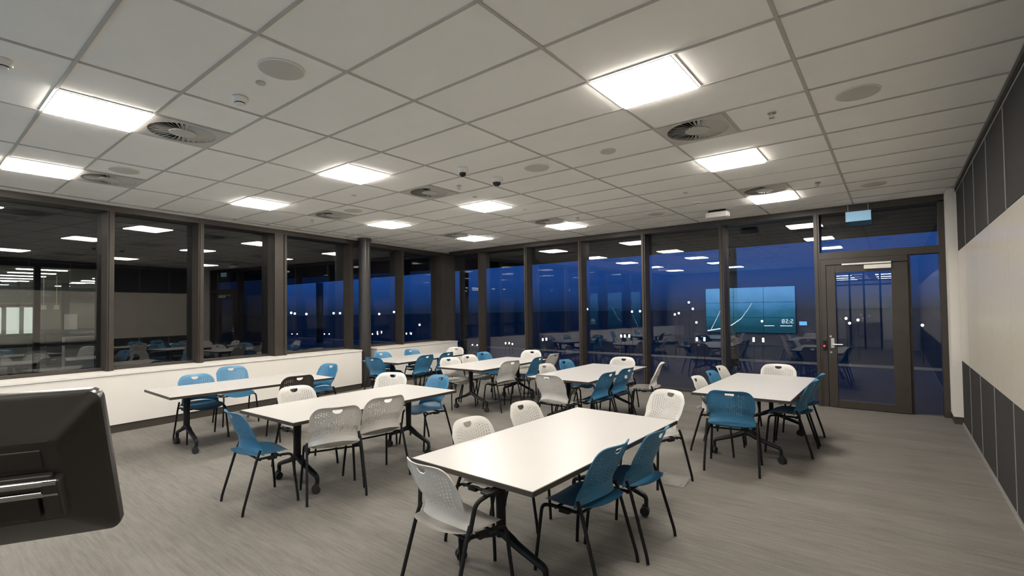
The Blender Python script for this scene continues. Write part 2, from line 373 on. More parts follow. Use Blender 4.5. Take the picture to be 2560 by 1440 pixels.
# white stub wall and partition
wr = empty('wall_right_stub'); struct(wr, 'narrow white wall stub between the door glazing and the movable partition', 'wall')
box('wall_panel', .60, .95, 9.22, 10.0, .10, H, 'wallwhite', wr); box('baseboard', .606, .95, 9.226, 10.0, 0, .10, 'dark', wr)
pw = empty('wall_right', (XP, 0, 0)); struct(pw, 'movable partition wall of charcoal panels with a whiteboard band', 'wall')
PY = [9.2-.94*k for k in range(15)]; PY[-1] = YB
for a, b in zip(PY, PY[1:]):
    box('upper_panel', 0, .08, b+.008, a-.008, 2.395, H-.06, 'board_dark', pw); box('whiteboard', 0, .08, b+.003, a-.003, .885, 2.39, 'board_white', pw); box('lower_panel', 0, .08, b+.008, a-.008, .03, .88, 'board_dark', pw)
    for z0, z1 in ((.03, .88), (2.395, H-.06)): box('joint_strip', -.004, .06, b-.008, b+.008, z0, z1, 'joint', pw)
box('partition_core', .05, .12, YB, 9.22, 0, H, 'void', pw)
bm = bmesh.new(); bbox(bm, -.03, .06, YB, 9.21, H-.012, H); bbox(bm, -.006, .06, YB, 9.21, H-.075, H-.06); tk = link('ceiling_track', mesh_from(bm, 'ceiling_track'), 'joint', pw)
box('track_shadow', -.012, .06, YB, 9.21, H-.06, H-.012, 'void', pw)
box('floor_seal', -.012, .06, YB, 9.21, 0, .03, 'joint', pw)

# ---------------------------------------------------------------- wall behind the camera, video wall, office beyond
bw = empty('wall_back', (0, YB, 0)); struct(bw, 'light grey wall behind the camera carrying a large video wall', 'wall')
for x0, x1, z0, z1 in ((-9.9, -1.85, 0, H), (-1.85, .05, 2.95, H), (.05, 1.0, 0, H)):
    box('wall_panel', x0, x1, -.15, 0, z0, z1, 'backwall', bw)
vw = empty('video_wall', (-6.85, YB+.02, .54)); tag(vw, 'large blue landscape video wall of nine screens, mirrored in the end glazing', 'video wall')
box('mount', .1, 3.5, -.02, .03, .1, 1.9, 'black', vw)
for a in range(3):
    for b in range(3):
        s_ = box('screen', a*1.2+.004, a*1.2+1.196, .03, .09, b*.665+.004, b*.665+.661, 'black', vw); box('picture', a*1.2+.007, a*1.2+1.193, .09, .093, b*.665+.007, b*.665+.658, 'screen', s_)
bm = bmesh.new(); rd_ = [(.05, 0, .06), (.6, 0, .16), (1.1, 0, .33), (1.5, 0, .62), (1.8, 0, 1.05), (1.95, 0, 1.3)]
rd2 = [(.2, 0, .1), (.38, 0, .45), (.55, 0, .8), (.75, 0, 1.25)]
for (x, _, z), (x2, _, z2) in list(zip(rd_, rd_[1:]))+list(zip(rd2, rd2[1:])):
    w0, w1 = .012+.012*(1.3-z), .012+.012*(1.3-z2); f = [bm.verts.new(q) for q in ((x, .096, z-w0), (x2, .096, z2-w1), (x2, .096, z2+w1), (x, .096, z+w0))]; bm.faces.new(f)
link('picture_line', mesh_from(bm, 'picture_line'), 'digit', vw)
def text(body, size, loc, m, parent, rot):
    cu = bpy.data.curves.new('clock_digits', 'FONT'); cu.body = body; cu.size = size; cu.extrude = .001; cu.align_x = 'CENTER'; cu.align_y = 'CENTER'
    o = bpy.data.objects.new('clock_digits', cu); C.objects.link(o); bpy.context.view_layer.update()
    me = bpy.data.meshes.new_from_object(o); bpy.data.objects.remove(o); o = link('clock_digits', me, m, parent, loc); o.rotation_euler = rot; return o
text('5:58', .26, (.0+3.3, .098, .50), 'digit', vw, (math.pi/2, 0, math.pi))
for x, wd in ((3.25, .45), (2.6, .4)): box('caption_bar', x-wd/2, x+wd/2, .094, .097, .30, .33, 'digit', vw)
tp = empty('touch_panel', (-3.0, YB, .86)); tag(tp, 'small lit touch panel on the back wall right of the mirrored video wall', 'touch panel')
box('casing', -.16, .16, 0, .03, 0, .2, 'black', tp, None, .004); box('screen', -.14, .14, .03, .033, .02, .18, 'panel_screen', tp)
of = empty('wall_back_office'); struct(of, 'lit office behind the glazed opening in the back wall', 'room')
box('office_floor', -4, 6, YB-7, YB-.2, -.1, 0, 'office_floor', of); box('office_ceiling', -4, 6, YB-7, YB-.16, 2.95, 3.0, 'office_ceil', of)
box('office_wall', -4, 6, YB-7.1, YB-7, 0, 3, 'office_white', of); box('office_wall', -4.1, -4, YB-7, YB-.2, 0, 3, 'office_wall', of); box('office_wall', 6, 6.1, YB-7, YB-.2, 0, 3, 'office_wall', of)
for x in (-1.85, -1.4, -.95, -.45, .0): box('office_mullion', x, x+.06, YB-.15, YB-.02, 0, 2.95, 'bronze', of)
for z in (2.45, 2.62): box('office_rail', -1.85, .05, YB-.15, YB-.02, z, z+.06, 'bronze', of)
box('pane', -1.85, .05, YB-.09, YB-.08, 0, 2.95, 'glass', of)
for x in (-2.6, -.6, 1.4):
    for y in (-2, -4, -6): box('office_lamp', x, x+1.2, YB+y, YB+y+.25, 2.935, 2.95, 'lamp2', of)
box('office_cabinet', -1.6, -.4, YB-1.6, YB-1.2, 0, 1.0, 'office_white', of); box('office_cabinet', .2, 1.0, YB-2.2, YB-1.8, 0, .7, 'office_white', of)

# ---------------------------------------------------------------- ceiling fittings
def cell_origin(j, i): return (GX0+1.2*j, GY0+.6*i)
ROWN = {-6: 'behind the camera', -2: 'in the nearest row', 2: 'in the second row', 6: 'in the third row', 10: 'in the row by the end glazing'}
COLN = {0: 'nearest the partition', -3: 'in the middle line', -5: 'nearest the left windows'}
def bm_frame(x0, x1, y0, y1, z0, z1, t):
    bm = bmesh.new()
    for a in ((x0, x1, y0, y0+t), (x0, x1, y1-t, y1), (x0, x0+t, y0+t, y1-t), (x1-t, x1, y0+t, y1-t)): bbox(bm, *a, z0, z1)
    return bm
lf = mesh_from(bm_frame(.010, .590, .010, .590, -.003, .02, .006), 'light_frame'); lf.materials.append(M['whiteplastic'])
bm = bmesh.new(); bbox(bm, .016, .584, .016, .584, -.013, .012); ld = mesh_from(bm, 'light_panel'); ld.materials.append(M['lamp'])
for j, i in LIGHTS:
    o = empty('ceiling_light', (*cell_origin(j, i), H)); tag(o, 'square lit ceiling panel light %s, %s' % (ROWN[i], COLN[j]), 'ceiling light', 'square ceiling panel lights')
    link('light_frame', lf, None, o); link('light_panel', ld, None, o)
# air diffusers
bm = bmesh.new(); N = 64; R1 = .262
outer = []
for k in range(N):
    a = 2*math.pi*k/N; c, s = math.cos(a), math.sin(a); q = .288/max(abs(c), abs(s)); outer.append((.3+c*q, .3+s*q))
vi = [bm.verts.new((.3+R1*math.cos(2*math.pi*k/N), .3+R1*math.sin(2*math.pi*k/N), 0)) for k in range(N)]; vo = [bm.verts.new((*p, 0)) for p in outer]
vj = [bm.verts.new((v.co.x, v.co.y, .03)) for v in vi]
for k in range(N): bm.faces.new((vi[k], vi[(k+1) % N], vo[(k+1) % N], vo[k])); bm.faces.new((vi[k], vj[k], vj[(k+1) % N], vi[(k+1) % N]))
dface = mesh_from(bm, 'face_plate'); dface.materials.append(M['diffuser_face'])
bm = bmesh.new(); bcyl(bm, (.3, .3, .045), .28, .01, n=40); dback = mesh_from(bm, 'plenum_box'); dback.materials.append(M['void'])
bm = bmesh.new(); NB = 36
for k in range(NB):
    a = 2*math.pi*k/NB; m = Matrix.Translation((.3, .3, .012)) @ Matrix.Rotation(a, 4, 'Z') @ Matrix.Rotation(math.radians(-38), 4, 'X')
    v = bbox(bm, .10, .262, -.015, .015, -.001, .001, m)
dvane = mesh_from(bm, 'swirl_vanes'); dvane.materials.append(M['diffuser_face'])
bm = bmesh.new(); bcyl(bm, (.3, .3, .004), .105, .012, n=32); dhub = mesh_from(bm, 'hub_disc'); dhub.materials.append(M['diffuser_face'])
DROW = {-1: 'in the near row', 4: 'in the middle row', 9: 'in the far row'}
for j, i in DIFFS:
    o = empty('air_diffuser', (*cell_origin(j, i), H-.001)); tag(o, 'square swirl air diffuser %s, %s' % (DROW[i], COLN[j]), 'air diffuser', 'swirl air diffusers')
    link('face_plate', dface, None, o); link('plenum_box', dback, None, o); x = link('swirl_vanes', dvane, None, o); x['kind'] = 'stuff'; link('hub_disc', dhub, None, o)
# round loudspeakers
def gpos(j, i): return (GX0+1.2*j, GY0+.6*i, H)
def disc(r, h, name, m):
    bm = bmesh.new(); lathe(bm, [(r*.6, -h), (r*.93, -h), (r, -h*.5), (r, .006)], 40); me = mesh_from(bm, name, 40); me.materials.append(M[m]); return me
big = disc(.14, .008, 'speaker_grille', 'greyplastic'); small = disc(.078, .01, 'speaker_grille', 'greyplastic'); rim = disc(.147, .004, 'speaker_rim', 'whiteplastic')
for (j, i, lab) in ((-1.25, -.5, 'large round ceiling speaker close overhead beside the smoke detector'), (-1.25, 4.5, 'round ceiling speaker beside the dome camera'), (1.25, 4.5, 'round ceiling speaker in the tiles next to the partition'), (-4.25, -.5, 'round ceiling speaker above the left diffuser'),
                  (-4.25, 4.5, 'round ceiling speaker between two diffusers near the left windows'), (-1.25, 10.5, 'round ceiling speaker near the end glazing left of the white box'), (1.25, 10.5, 'faint round ceiling speaker above the door')):
    o = empty('ceiling_speaker', gpos(j, i)); tag(o, lab, 'speaker', 'round ceiling speakers'); link('speaker_rim', rim, None, o); link('speaker_grille', big, None, o)
o = empty('access_disc', gpos(-.5, 4.5)); tag(o, 'small round grey ceiling disc in the middle of the ceiling', 'ceiling disc'); link('cover_disc', small, None, o)
bm = bmesh.new(); lathe(bm, [(.02, -.052), (.03, -.05), (.034, -.036), (.05, -.034), (.056, -.02), (.056, .0), (.05, .006)], 24); sm1 = mesh_from(bm, 'detector_body', 35); sm1.materials.append(M['whiteplastic'])
bm = bmesh.new(); bcyl(bm, (0, 0, -.038), .0345, .008, n=20); sm2 = mesh_from(bm, 'sensing_slot'); sm2.materials.append(M['void'])
for (j, i, lab) in ((-1.8, -.48, 'white smoke detector close overhead by the big speaker'), (-.53, 9.6, 'white smoke detector above the white box fitting'), (-3.6, 9.6, 'white smoke detector near the far middle lights'), (-2.28, -2.5, 'white smoke detector at the left edge overhead')):
    o = empty('smoke_detector', gpos(j, i)); tag(o, lab, 'smoke detector', 'smoke detectors'); link('detector_body', sm1, None, o); link('sensing_slot', sm2, None, o)
bm = bmesh.new(); lathe(bm, [(.055, -.05), (.068, -.045), (.075, -.02), (.075, 0), (.07, .006)], 28); dc1 = mesh_from(bm, 'camera_base', 35); dc1.materials.append(M['whiteplastic'])
bm = bmesh.new(); lathe(bm, [(.002, -.098), (.02, -.095), (.038, -.083), (.048, -.066), (.052, -.048), (.05, -.04)], 24); dc2 = mesh_from(bm, 'dome_cover', 60); dc2.materials.append(M['dome'])
for (j, i, s, lab) in ((-1.8, 3.6, .8, 'smaller dome camera with dark eye, left one of the pair'), (-1.78, 4.58, 1, 'wider dome camera with dark dome, right one of the pair')):
    o = empty('dome_camera', gpos(j, i)); o.scale = (s, s, 1); tag(o, lab, 'camera'); link('camera_base', dc1, None, o); link('dome_cover', dc2, None, o)
bm = bmesh.new(); lathe(bm, [(.03, -.004), (.034, -.002), (.034, .004)], 20); bcyl(bm, (0, 0, -.02), .008, .03, n=10); sp1 = mesh_from(bm, 'escutcheon'); sp1.materials.append(M['silver'])
bm = bmesh.new(); bcyl(bm, (0, 0, -.038), .022, .004, n=14); sp2 = mesh_from(bm, 'deflector'); sp2.materials.append(M['silver'])
SPR = ((-2.28, 4.5, 'by the middle diffuser'), (.76, 4.5, 'beside the near right diffuser'), (.77, 9.5, 'beside the far right diffuser'), (-5.27, 4.5, 'beside the left middle diffuser'), (-5.27, 9.5, 'in the far left corner of the ceiling'), (-2.25, 9.5, 'by the far middle diffuser'))
for j, i, lab in SPR:
    o = empty('sprinkler', gpos(j, i)); tag(o, 'small ceiling sprinkler head ' + lab, 'sprinkler', 'sprinkler heads'); link('escutcheon', sp1, None, o); link('deflector', sp2, None, o)
bm = bmesh.new(); lathe(bm, [(.02, -.006), (.032, -.004), (.034, .004)], 20); cp = mesh_from(bm, 'cover_plate', 30); cp.materials.append(M['greyplastic'])
for j, i, lab in ((-3.5, 3.5, 'between the two left light lines'), (-2.5, 5.5, 'in front of the middle light of the third row'), (-2.5, 7.5, 'behind the middle light of the third row'), (-.5, 8.5, 'left of the far right diffuser'), (-1.5, -.5, 'between the big speaker and the smoke detector')):
    o = link('cover_plate', cp, None, None, gpos(j, i)); tag(o, 'small round blank ceiling plate ' + lab, 'ceiling plate', 'blank ceiling plates')
for j, i, lab in ((-.51, 11.2, 'white box-shaped emergency light under the ceiling near the end glazing'), (-4.62, -2.55, 'white box-shaped fitting overlapping the leftmost ceiling light')):
    o = empty('emergency_light', gpos(j, i)); tag(o, lab, 'emergency light')
    box('mounting_plate', -.13, .13, -.05, .05, -.03, .004, 'black', o); box('lamp_housing', -.17, .17, -.075, .075, -.12, -.03, 'whiteplastic', o, None, .01); box('end_cap', .17, .185, -.06, .06, -.11, -.04, 'whiteplastic', o)

# ---------------------------------------------------------------- tables
def table_meshes():
    d = {}
    bm = bmesh.new(); bbox(bm, -.475, .475, -1.008, 1.008, .689, .7155); d['tabletop'] = (bm, 'top', None)
    bm = bm_frame(-.482, .482, -1.015, 1.015, .687, .7145, .007); d['edge_band'] = (bm, 'edge', 'tabletop')
    out = {k: mesh_from(v[0], k) for k, v in d.items()}
    bm = bmesh.new(); bbox(bm, -.045, .045, -.72, .72, .62, .66, None, .006); out['beam'] = mesh_from(bm, 'beam')
    bm = bmesh.new(); bbox(bm, -.30, .30, -.03, .03, .66, .689)
    btube(bm, [(0, 0, .685), (0, 0, .60), (0, 0, .42), (0, 0, .25)], [.042, .04, .034, .036], 10, .8)
    for s in (-1, 1):
        btube(bm, fillet([(0, 0, .285), (s*.12, 0, .225), (s*.335, 0, .15), (s*.335, 0, .085)], .03), [.034, .033, .031, .03, .03, .029, .029, .025, .024, .023, .022, .021, .02, .02][:len(fillet([(0, 0, .285), (s*.12, 0, .225), (s*.335, 0, .15), (s*.335, 0, .085)], .03))], 8, .8)
    out['leg'] = mesh_from(bm, 'leg', 40)
    bm = bmesh.new()
    for s in (-1, 1): bcyl(bm, (s*.016, -.012, .036), .036, .02, 'x', 20)
    bbox(bm, -.010, .010, -.03, .012, .03, .085); bcyl(bm, (0, -.004, .08), .02, .02, n=12)
    out['caster'] = mesh_from(bm, 'caster', 40)
    bm = bmesh.new(); bbox(bm, -.05, .05, -.015, .03, .66, .69, None, .008); out['release_lever'] = mesh_from(bm, 'release_lever')
    for k, m in (('tabletop', 'top'), ('edge_band', 'edge'), ('beam', 'black'), ('leg', 'black'), ('caster', 'rubber'), ('release_lever', 'whiteplastic')): out[k].materials.append(M[m])
    return out
TM = table_meshes()
def table(x, y, rz, label):
    t = empty('folding_table', (x, y, 0), rz); tag(t, label, 'table', 'white flip-top tables on casters')
    tt = link('tabletop', TM['tabletop'], None, t); link('edge_band', TM['edge_band'], None, tt); link('beam', TM['beam'], None, t)
    for s in (-1, 1):
        link('leg', TM['leg'], None, t, (0, s*.70, 0)); link('release_lever', TM['release_lever'], None, t, (.17, s*.80, -.012))
        for q in (-1, 1): link('caster', TM['caster'], None, t, (q*.335, s*.70, 0), random.uniform(-1.5, 1.5))
    return t
RA = math.radians
table(-1.935, 3.08, RA(-1), 'nearest white table in the foreground, two blue chairs on its right side')
table(-4.51, 3.13, RA(1.5), 'white table behind the nearest one with two grey-lit chairs turned away')
table(-6.82, 2.97, RA(-1), 'white table alongside the left dwarf wall with the dark chair')
table(-1.31, 6.57, 0, 'white table in front of the glass door')
table(-3.59, 6.57, RA(1.5), 'white table before the end glazing, second from the door')
table(-5.59, 6.74, RA(3), 'white table before the end glazing, third from the door')
table(-7.64, 6.68, RA(7), 'farthest white table in the corner behind the round column')

# ---------------------------------------------------------------- chairs
def lerp_tab(x, tab):
    for (a, fa), (b, fb) in zip(tab, tab[1:]):
        if x <= b:
            t = (x-a)/(b-a); t = t*t*(3-2*t); return fa+(fb-fa)*t
    return tab[-1][1]
def back_co(u, v):
    hw = lerp_tab(v, [(0, .240), (.16, .214), (.34, .205), (.7, .224), (1, .220)])
    zb = .450+.050*(1-abs(u)**2.0); zt = .824-.085*abs(u)**6.5
    z = zb+(zt-zb)*v
    cv = .105*(1-v)+.075*v
    y = -.165-.095*v**1.3+.014*math.sin(math.pi*min(1, v*2.2)) + cv*abs(u)**1.9
    if v > .86: y -= .022*((v-.86)/.14)**2*(1-u*u)
    return Vector((u*hw, y, z))
def back_mesh():
    bm = bmesh.new(); NU, NV = 84, 62
    g = [[bm.verts.new(back_co(-1+2*i/NU, j/NV)) for i in range(NU+1)] for j in range(NV+1)]
    for j in range(NV):
        v = (j+.5)/NV
        for i in range(NU):
            u = -1+2*(i+.5)/NU
            hole = False
            if .805 < v < .925 and abs(u) < .195*min(1, ((v-.79)/.075))**.6: hole = True
            ci = i-NU//2
            if .24 < v < .86 and abs(u) < .80 and (i % 4 == 1) and ((j+2*(i//4)) % 4 < 2) and not (v > .76 and abs(u) < .30): hole = True
            if not hole: bm.faces.new((g[j][i], g[j][i+1], g[j+1][i+1], g[j+1][i]))
    bmesh.ops.delete(bm, geom=[v for v in bm.verts if not v.link_faces], context='VERTS')
    bmesh.ops.solidify(bm, geom=bm.faces[:], thickness=.006)
    return mesh_from(bm, 'backrest', 45)
def seat_mesh():
    bm = bmesh.new(); NR, NT = 10, 48; rings = []
    def co(r, a):
        c, s = math.cos(a), math.sin(a); n = 3.2
        q = (abs(c)**n+abs(s)**n)**(-1/n)*r
        x, y = c*q*.225, .01+s*q*.225
        z = .442+.014*(x/.22)**2 - .035*max(0, (y-.12)/.11)**2 + .030*max(0, (-y-.06)/.15)**2 - .010*(1-r*r)
        return (x*(1-.06*max(0, -y/.2)), y, z)
    cv = bm.verts.new(co(0, 0))
    for i in range(1, NR+1): rings.append([bm.verts.new(co(i/NR, 2*math.pi*k/NT)) for k in range(NT)])
    for k in range(NT): bm.faces.new((cv, rings[0][k], rings[0][(k+1) % NT]))
    for a, b in zip(rings, rings[1:]):
        for k in range(NT): bm.faces.new((a[k], b[k], b[(k+1) % NT], a[(k+1) % NT]))
    bmesh.ops.solidify(bm, geom=bm.faces[:], thickness=.012)
    return mesh_from(bm, 'seat', 50)
CM = {'backrest': back_mesh(), 'seat': seat_mesh()}
for s, nm in ((-1, 'l'), (1, 'r')):
    bm = bmesh.new(); btube(bm, fillet([(s*.232, -.085, .50), (s*.236, -.115, .43), (s*.25, -.225, .05), (s*.25, -.232, .0)], .04), .0115); CM['rear'+nm] = mesh_from(bm, 'leg', 50)
    bm = bmesh.new(); btube(bm, fillet([(s*.215, .10, .424), (s*.222, .185, .418), (s*.245, .225, .05), (s*.247, .228, 0)], .05), .0115); CM['front'+nm] = mesh_from(bm, 'leg', 50)
    bm = bmesh.new(); btube(bm, fillet([(s*.236, -.125, .408), (s*.212, -.10, .424), (s*.215, .12, .424)], .03), .0105); bbox(bm, s*.215-.02, s*.215+.02, -.02, .05, .405, .43); CM['rail'+nm] = mesh_from(bm, 'side_rail', 50)
    bm = bmesh.new(); btube(bm, fillet([(s*.238, -.09, .47), (s*.262, -.07, .625), (s*.27, .02, .65), (s*.27, .10, .653)], .05), .0125); CM['armt'+nm] = mesh_from(bm, 'arm_tube', 50)
    bm = bmesh.new(); bbox(bm, s*.268-.032, s*.268+.032, -.02, .21, .653, .669, None, .008); CM['armp'+nm] = mesh_from(bm, 'arm_pad')
bm = bmesh.new()
for y in (-.08, .09): btube(bm, [(-.215, y, .415), (.215, y, .415)], .009)
CM['cross'] = mesh_from(bm, 'crossbar', 50)
for k in CM:
    if k not in ('backrest', 'seat'): CM[k].materials.append(M['black'])
ADJ = {(1050, 1172): (0.03, 0.0), (1297, 1015): (0.0, -0.02), (1543, 1122): (0.015, 0.0), (967, 999): (0.03, 0.0), (2030, 958): (0.03, 0.0), (2038, 943): (0.045, -0.04), (1735, 949): (0.015, 0.0), (1120, 899): (0.015, 0.0), (960, 886): (0.0, 0.02), (1025, 877): (0.0, -0.02)}   # small shifts that keep chairs clear of table edges and legs
CHG = 'stacking chairs around the tables'
def chair(px, py, a, colr, label, out=0, arms=False):
    q = at_z(px, py, .787); t = RA(a); o2, lat = ADJ.get((px, py), (0, 0)); out += o2
    x = q.x+(.275-out)*math.cos(t)-lat*math.sin(t); y = q.y+(.275-out)*math.sin(t)+lat*math.cos(t)
    o = empty('stacking_chair', (x, y, 0), t-math.pi/2); tag(o, label, 'chair', CHG)
    m = {'W': 'cw', 'B': 'cb', 'K': 'ck'}[colr]
    link('seat', CM['seat'], m, o, share=True); link('backrest', CM['backrest'], m, o, share=True)
    for k in ('rearl', 'rearr', 'frontl', 'frontr'): link('leg', CM[k], None, o)
    for k in ('raill', 'railr'): link('side_rail', CM[k], None, o)
    link('crossbar', CM['cross'], None, o)
    if arms:
        for k in 'lr':
            w_ = link('arm_tube', CM['armt'+k], None, o); link('arm_pad', CM['armp'+k], None, w_)
    return o
CH = [
 (1050, 1172, 82, 'W', 'white armchair closest to the camera at the near end of the nearest table', 0, True),
 (1160, 1058, 0, 'W', 'white chair on the left side of the nearest table, closer of two'),
 (1297, 1015, 0, 'W', 'white chair on the left side of the nearest table, farther of two'),
 (1683, 985, -112, 'W', 'white chair at the far end corner of the nearest table above the floor box'),
 (1543, 1122, 178, 'B', 'blue chair on the right side of the nearest table, closer of two', 0.03),
 (1655, 1085, 180, 'B', 'blue chair on the right side of the nearest table, farther of two', 0.03),
 (565, 1040, 86, 'B', 'blue chair in side view at the near end of the second table'),
 (843, 1026, 158, 'W', 'white chair seen from behind in shade, front one of the two side by side', 0.05),
 (967, 999, 172, 'W', 'white chair seen from behind in shade, rear one of the two side by side', 0.03),
 (731, 974, 0, 'W', 'white chair facing us right in front of the dark chair'),
 (985, 938, -62, 'W', 'white chair at the far left corner of the second table beside the blue chair'),
 (1108, 945, -95, 'B', 'blue chair with visible seat at the far end of the second table'),
 (490, 944, 0, 'B', 'blue chair against the left dwarf wall, nearer of the pair behind the table', 0.08),
 (575, 922, -5, 'B', 'blue chair against the left dwarf wall, farther of the pair behind the table'),
 (750, 946, 175, 'K', 'dark charcoal chair, the only dark one, at the table by the left wall', 0.03),
 (832, 915, -82, 'B', 'blue chair at the far end of the table by the left wall'),
 (1822, 988, 98, 'B', 'blue chair seen squarely from behind at the near end of the table by the door'),
 (2030, 958, 180, 'B', 'blue chair on the door side of the table by the door, nearer of two', 0.03),
 (2038, 943, 180, 'B', 'blue chair on the door side of the table by the door, farther of two', 0.05),
 (1735, 949, 0, 'W', 'white chair on the left of the table by the door, nearest of that side', 0),
 (1768, 935, 0, 'B', 'blue chair on the left of the table by the door between two white ones'),
 (1792, 922, 0, 'W', 'white chair on the left of the table by the door, farthest of that side'),
 (1946, 917, -82, 'W', 'white chair facing us at the far end of the table by the door'),
 (1362, 945, 88, 'W', 'white armchair seen from behind at the near end of the second table from the door', 0, True),
 (1533, 937, 178, 'B', 'blue chair right side of the second table from the door, nearer of two'),
 (1579, 926, 177, 'B', 'blue chair right side of the second table from the door with a white tag behind'),
 (1661, 913, 200, 'W', 'white chair in profile at the right far corner of the second table from the door', 0),
 (1370, 917, 0, 'W', 'white chair on the left of the second table from the door', 0.1),
 (1405, 905, 0, 'B', 'blue chair on the left of the second table from the door'),
 (1561, 898, -85, 'W', 'white chair facing us at the far end of the second table from the door'),
 (1120, 899, -12, 'W', 'white chair with visible seat at the near left of the third table from the door', 0),
 (1174, 893, 0, 'W', 'white chair in the middle of the left side of the third table from the door', 0.09),
 (1202, 885, 0, 'B', 'blue chair on the left side of the third table from the door'),
 (1331, 880, -75, 'W', 'white chair at the far end of the third table from the door', 0.02),
 (1282, 907, 172, 'W', 'shaded white chair on the right of the third table from the door', 0.03),
 (1352, 897, 188, 'B', 'blue chair on the right of the third table from the door', 0.02),
 (1388, 889, 184, 'W', 'white chair mostly hidden behind the blue one on the right of the third table', 0.04),
 (930, 898, 100, 'B', 'blue chair beside the round column at the near end of the farthest table', 0.04),
 (1069, 892, 182, 'B', 'blue chair on the right of the farthest table, nearer of two', 0.03),
 (1120, 885, 188, 'B', 'blue chair on the right of the farthest table, farther of two', 0.05),
 (960, 886, 0, 'B', 'blue chair against the far dwarf wall, nearer the column', 0.16),
 (1025, 877, 0, 'B', 'blue chair against the far dwarf wall, farther from the column'),
 (1143, 872, -75, 'W', 'white chair in the far corner at the end of the farthest table'),
]
for c in CH: chair(*c)
tg = [o for o in C.objects if o.get('label', '').endswith('with a white tag behind')][0]
q = back_co(-.30, .62); box('paper_tag', q.x-.03, q.x+.03, q.y-.016, q.y-.010, q.z-.02, q.z+.02, 'whiteplastic', tg)
# floor box
fb = empty('floor_box', (-1.70, 4.70, 0), RA(4)); tag(fb, 'square floor outlet box with pale metal rim beside the nearest table', 'floor box')
bm = bm_frame(-.13, .13, -.16, .16, 0, .006, .014); link('rim', mesh_from(bm, 'rim'), 'silver', fb); box('lid', -.116, .116, -.146, .146, 0, .004, 'sideboard', fb); box('cable_flap', -.09, .09, -.14, -.10, .004, .008, 'silver', fb)

# ---------------------------------------------------------------- foreground monitor on its lectern
er = Vector((.5209, .8532, .0261)).normalized(); up = Vector((.2373, -.1742, .9557)); up = (up-er*up.dot(er)).normalized(); nn = er.cross(up)
mid = Vector((-1.5152, .3422, 1.2902)); MW, MH = .56, .385
cen = mid - er*MW/2
mon = bpy.data.objects.new('monitor', None); C.objects.link(mon); mon.empty_display_size = .1
mon.matrix_world = Matrix(((er.x, up.x, nn.x, cen.x), (er.y, up.y, nn.y, cen.y), (er.z, up.z, nn.z, cen.z), (0, 0, 0, 1)))
tag(mon, 'black monitor seen from behind at the left edge of the foreground', 'monitor')
def rrect(w_, h_, r, n=6):
    out = []
    for cx_, cy_, a0 in ((w_/2-r, h_/2-r, 0), (-w_/2+r, h_/2-r, 90), (-w_/2+r, -h_/2+r, 180), (w_/2-r, -h_/2+r, 270)):
        for k in range(n+1): a = RA(a0+90*k/n); out.append((cx_+r*math.cos(a), cy_+r*math.sin(a)))
    return out
def loft(layers, name, m, parent):
    bm = bmesh.new(); R_ = [[bm.verts.new((x, y+dy, z)) for x, y in rrect(w_, h_, r)] for (w_, h_, r, z, dy) in layers]; n = len(R_[0])
    for a, b in zip(R_, R_[1:]):
        for k in range(n): bm.faces.new((a[k], a[(k+1) % n], b[(k+1) % n], b[k]))
    bm.faces.new(R_[0][::-1]); bm.faces.new(R_[-1]); return link(name, mesh_from(bm, name, 25), m, parent)
loft([(MW-.006, MH-.006, .022, -.022, 0), (MW-.002, MH-.002, .025, -.018, 0), (MW-.002, MH-.002, .025, -.004, 0)], 'bezel', 'mon', mon)
sh = loft([(MW-.001, MH-.001, .025, -.004, 0), (MW-.004, MH-.004, .025, .004, 0), (MW-.02, MH-.02, .025, .012, 0), (MW-.15, MH-.17, .02, .045, -.008), (MW-.16, MH-.18, .02, .048, -.008)], 'back_shell', 'mon', mon)
box('vent_slot', -.22, .175, MH/2-.036, MH/2-.026, .004, .0175, 'void', sh); box('vent_plate', -.13, .085, MH/2-.105, MH/2-.048, .01, .046, 'mon2', sh, None, .004)
box('port_cover', -.17, .17, .03, .075, .046, .051, 'mon2', mon, None, .002)
box('screen_glass', -MW/2+.02, MW/2-.02, -MH/2+.02, MH/2-.02, -.025, -.022, 'dome', mon)
st = empty('stand'); st.parent = mon
for y_ in (.004, -.023):
    bm = bmesh.new(); btube(bm, [(-.16, y_, .072), (.20, y_, .072)], .0085, 16); link('hinge_bar', mesh_from(bm, 'hinge_bar', 50), 'chrome', mon)
box('hinge_cover', -.165, .19, -.02, .02, .05, .070, 'mon', mon, None, .004)
box('hinge_block', .168, .205, -.085, .012, .046, .080, 'mon', mon, None, .006); box('hinge_block', -.205, -.168, -.085, .012, .046, .080, 'mon', mon, None, .006)
box('stand_plate', -.16, .16, -.085, -.032, .046, .074, 'mon2', mon, None, .004)
bpy.data.objects.remove(st)
bpy.context.view_layer.update()
p0 = cen + nn*.07 - up*.06 - er*.12; inv = mon.matrix_world.inverted()
bm = bmesh.new(); btube(bm, [inv @ q for q in fillet([p0, Vector((p0.x-.02, p0.y-.08, 1.06)), Vector((p0.x-.02, p0.y-.1, .935))], .05)], .028, 12); link('stand_neck', mesh_from(bm, 'stand_neck', 40), 'mon', mon)
lec = empty('lectern', (-1.80, -.41, 0)); tag(lec, 'dark lectern cabinet carrying the monitor, left of the camera', 'lectern')
box('cabinet', -.30, .22, -.4, .30, .06, .9, 'sideboard', lec, None, .006); box('desk_top', -.32, .24, -.42, .32, .9, .93, 'black', lec, None, .004); box('plinth', -.27, .2, -.37, .27, 0, .06, 'black', lec); box('door', .22, .236, -.36, .26, .1, .86, 'sideboard', lec)

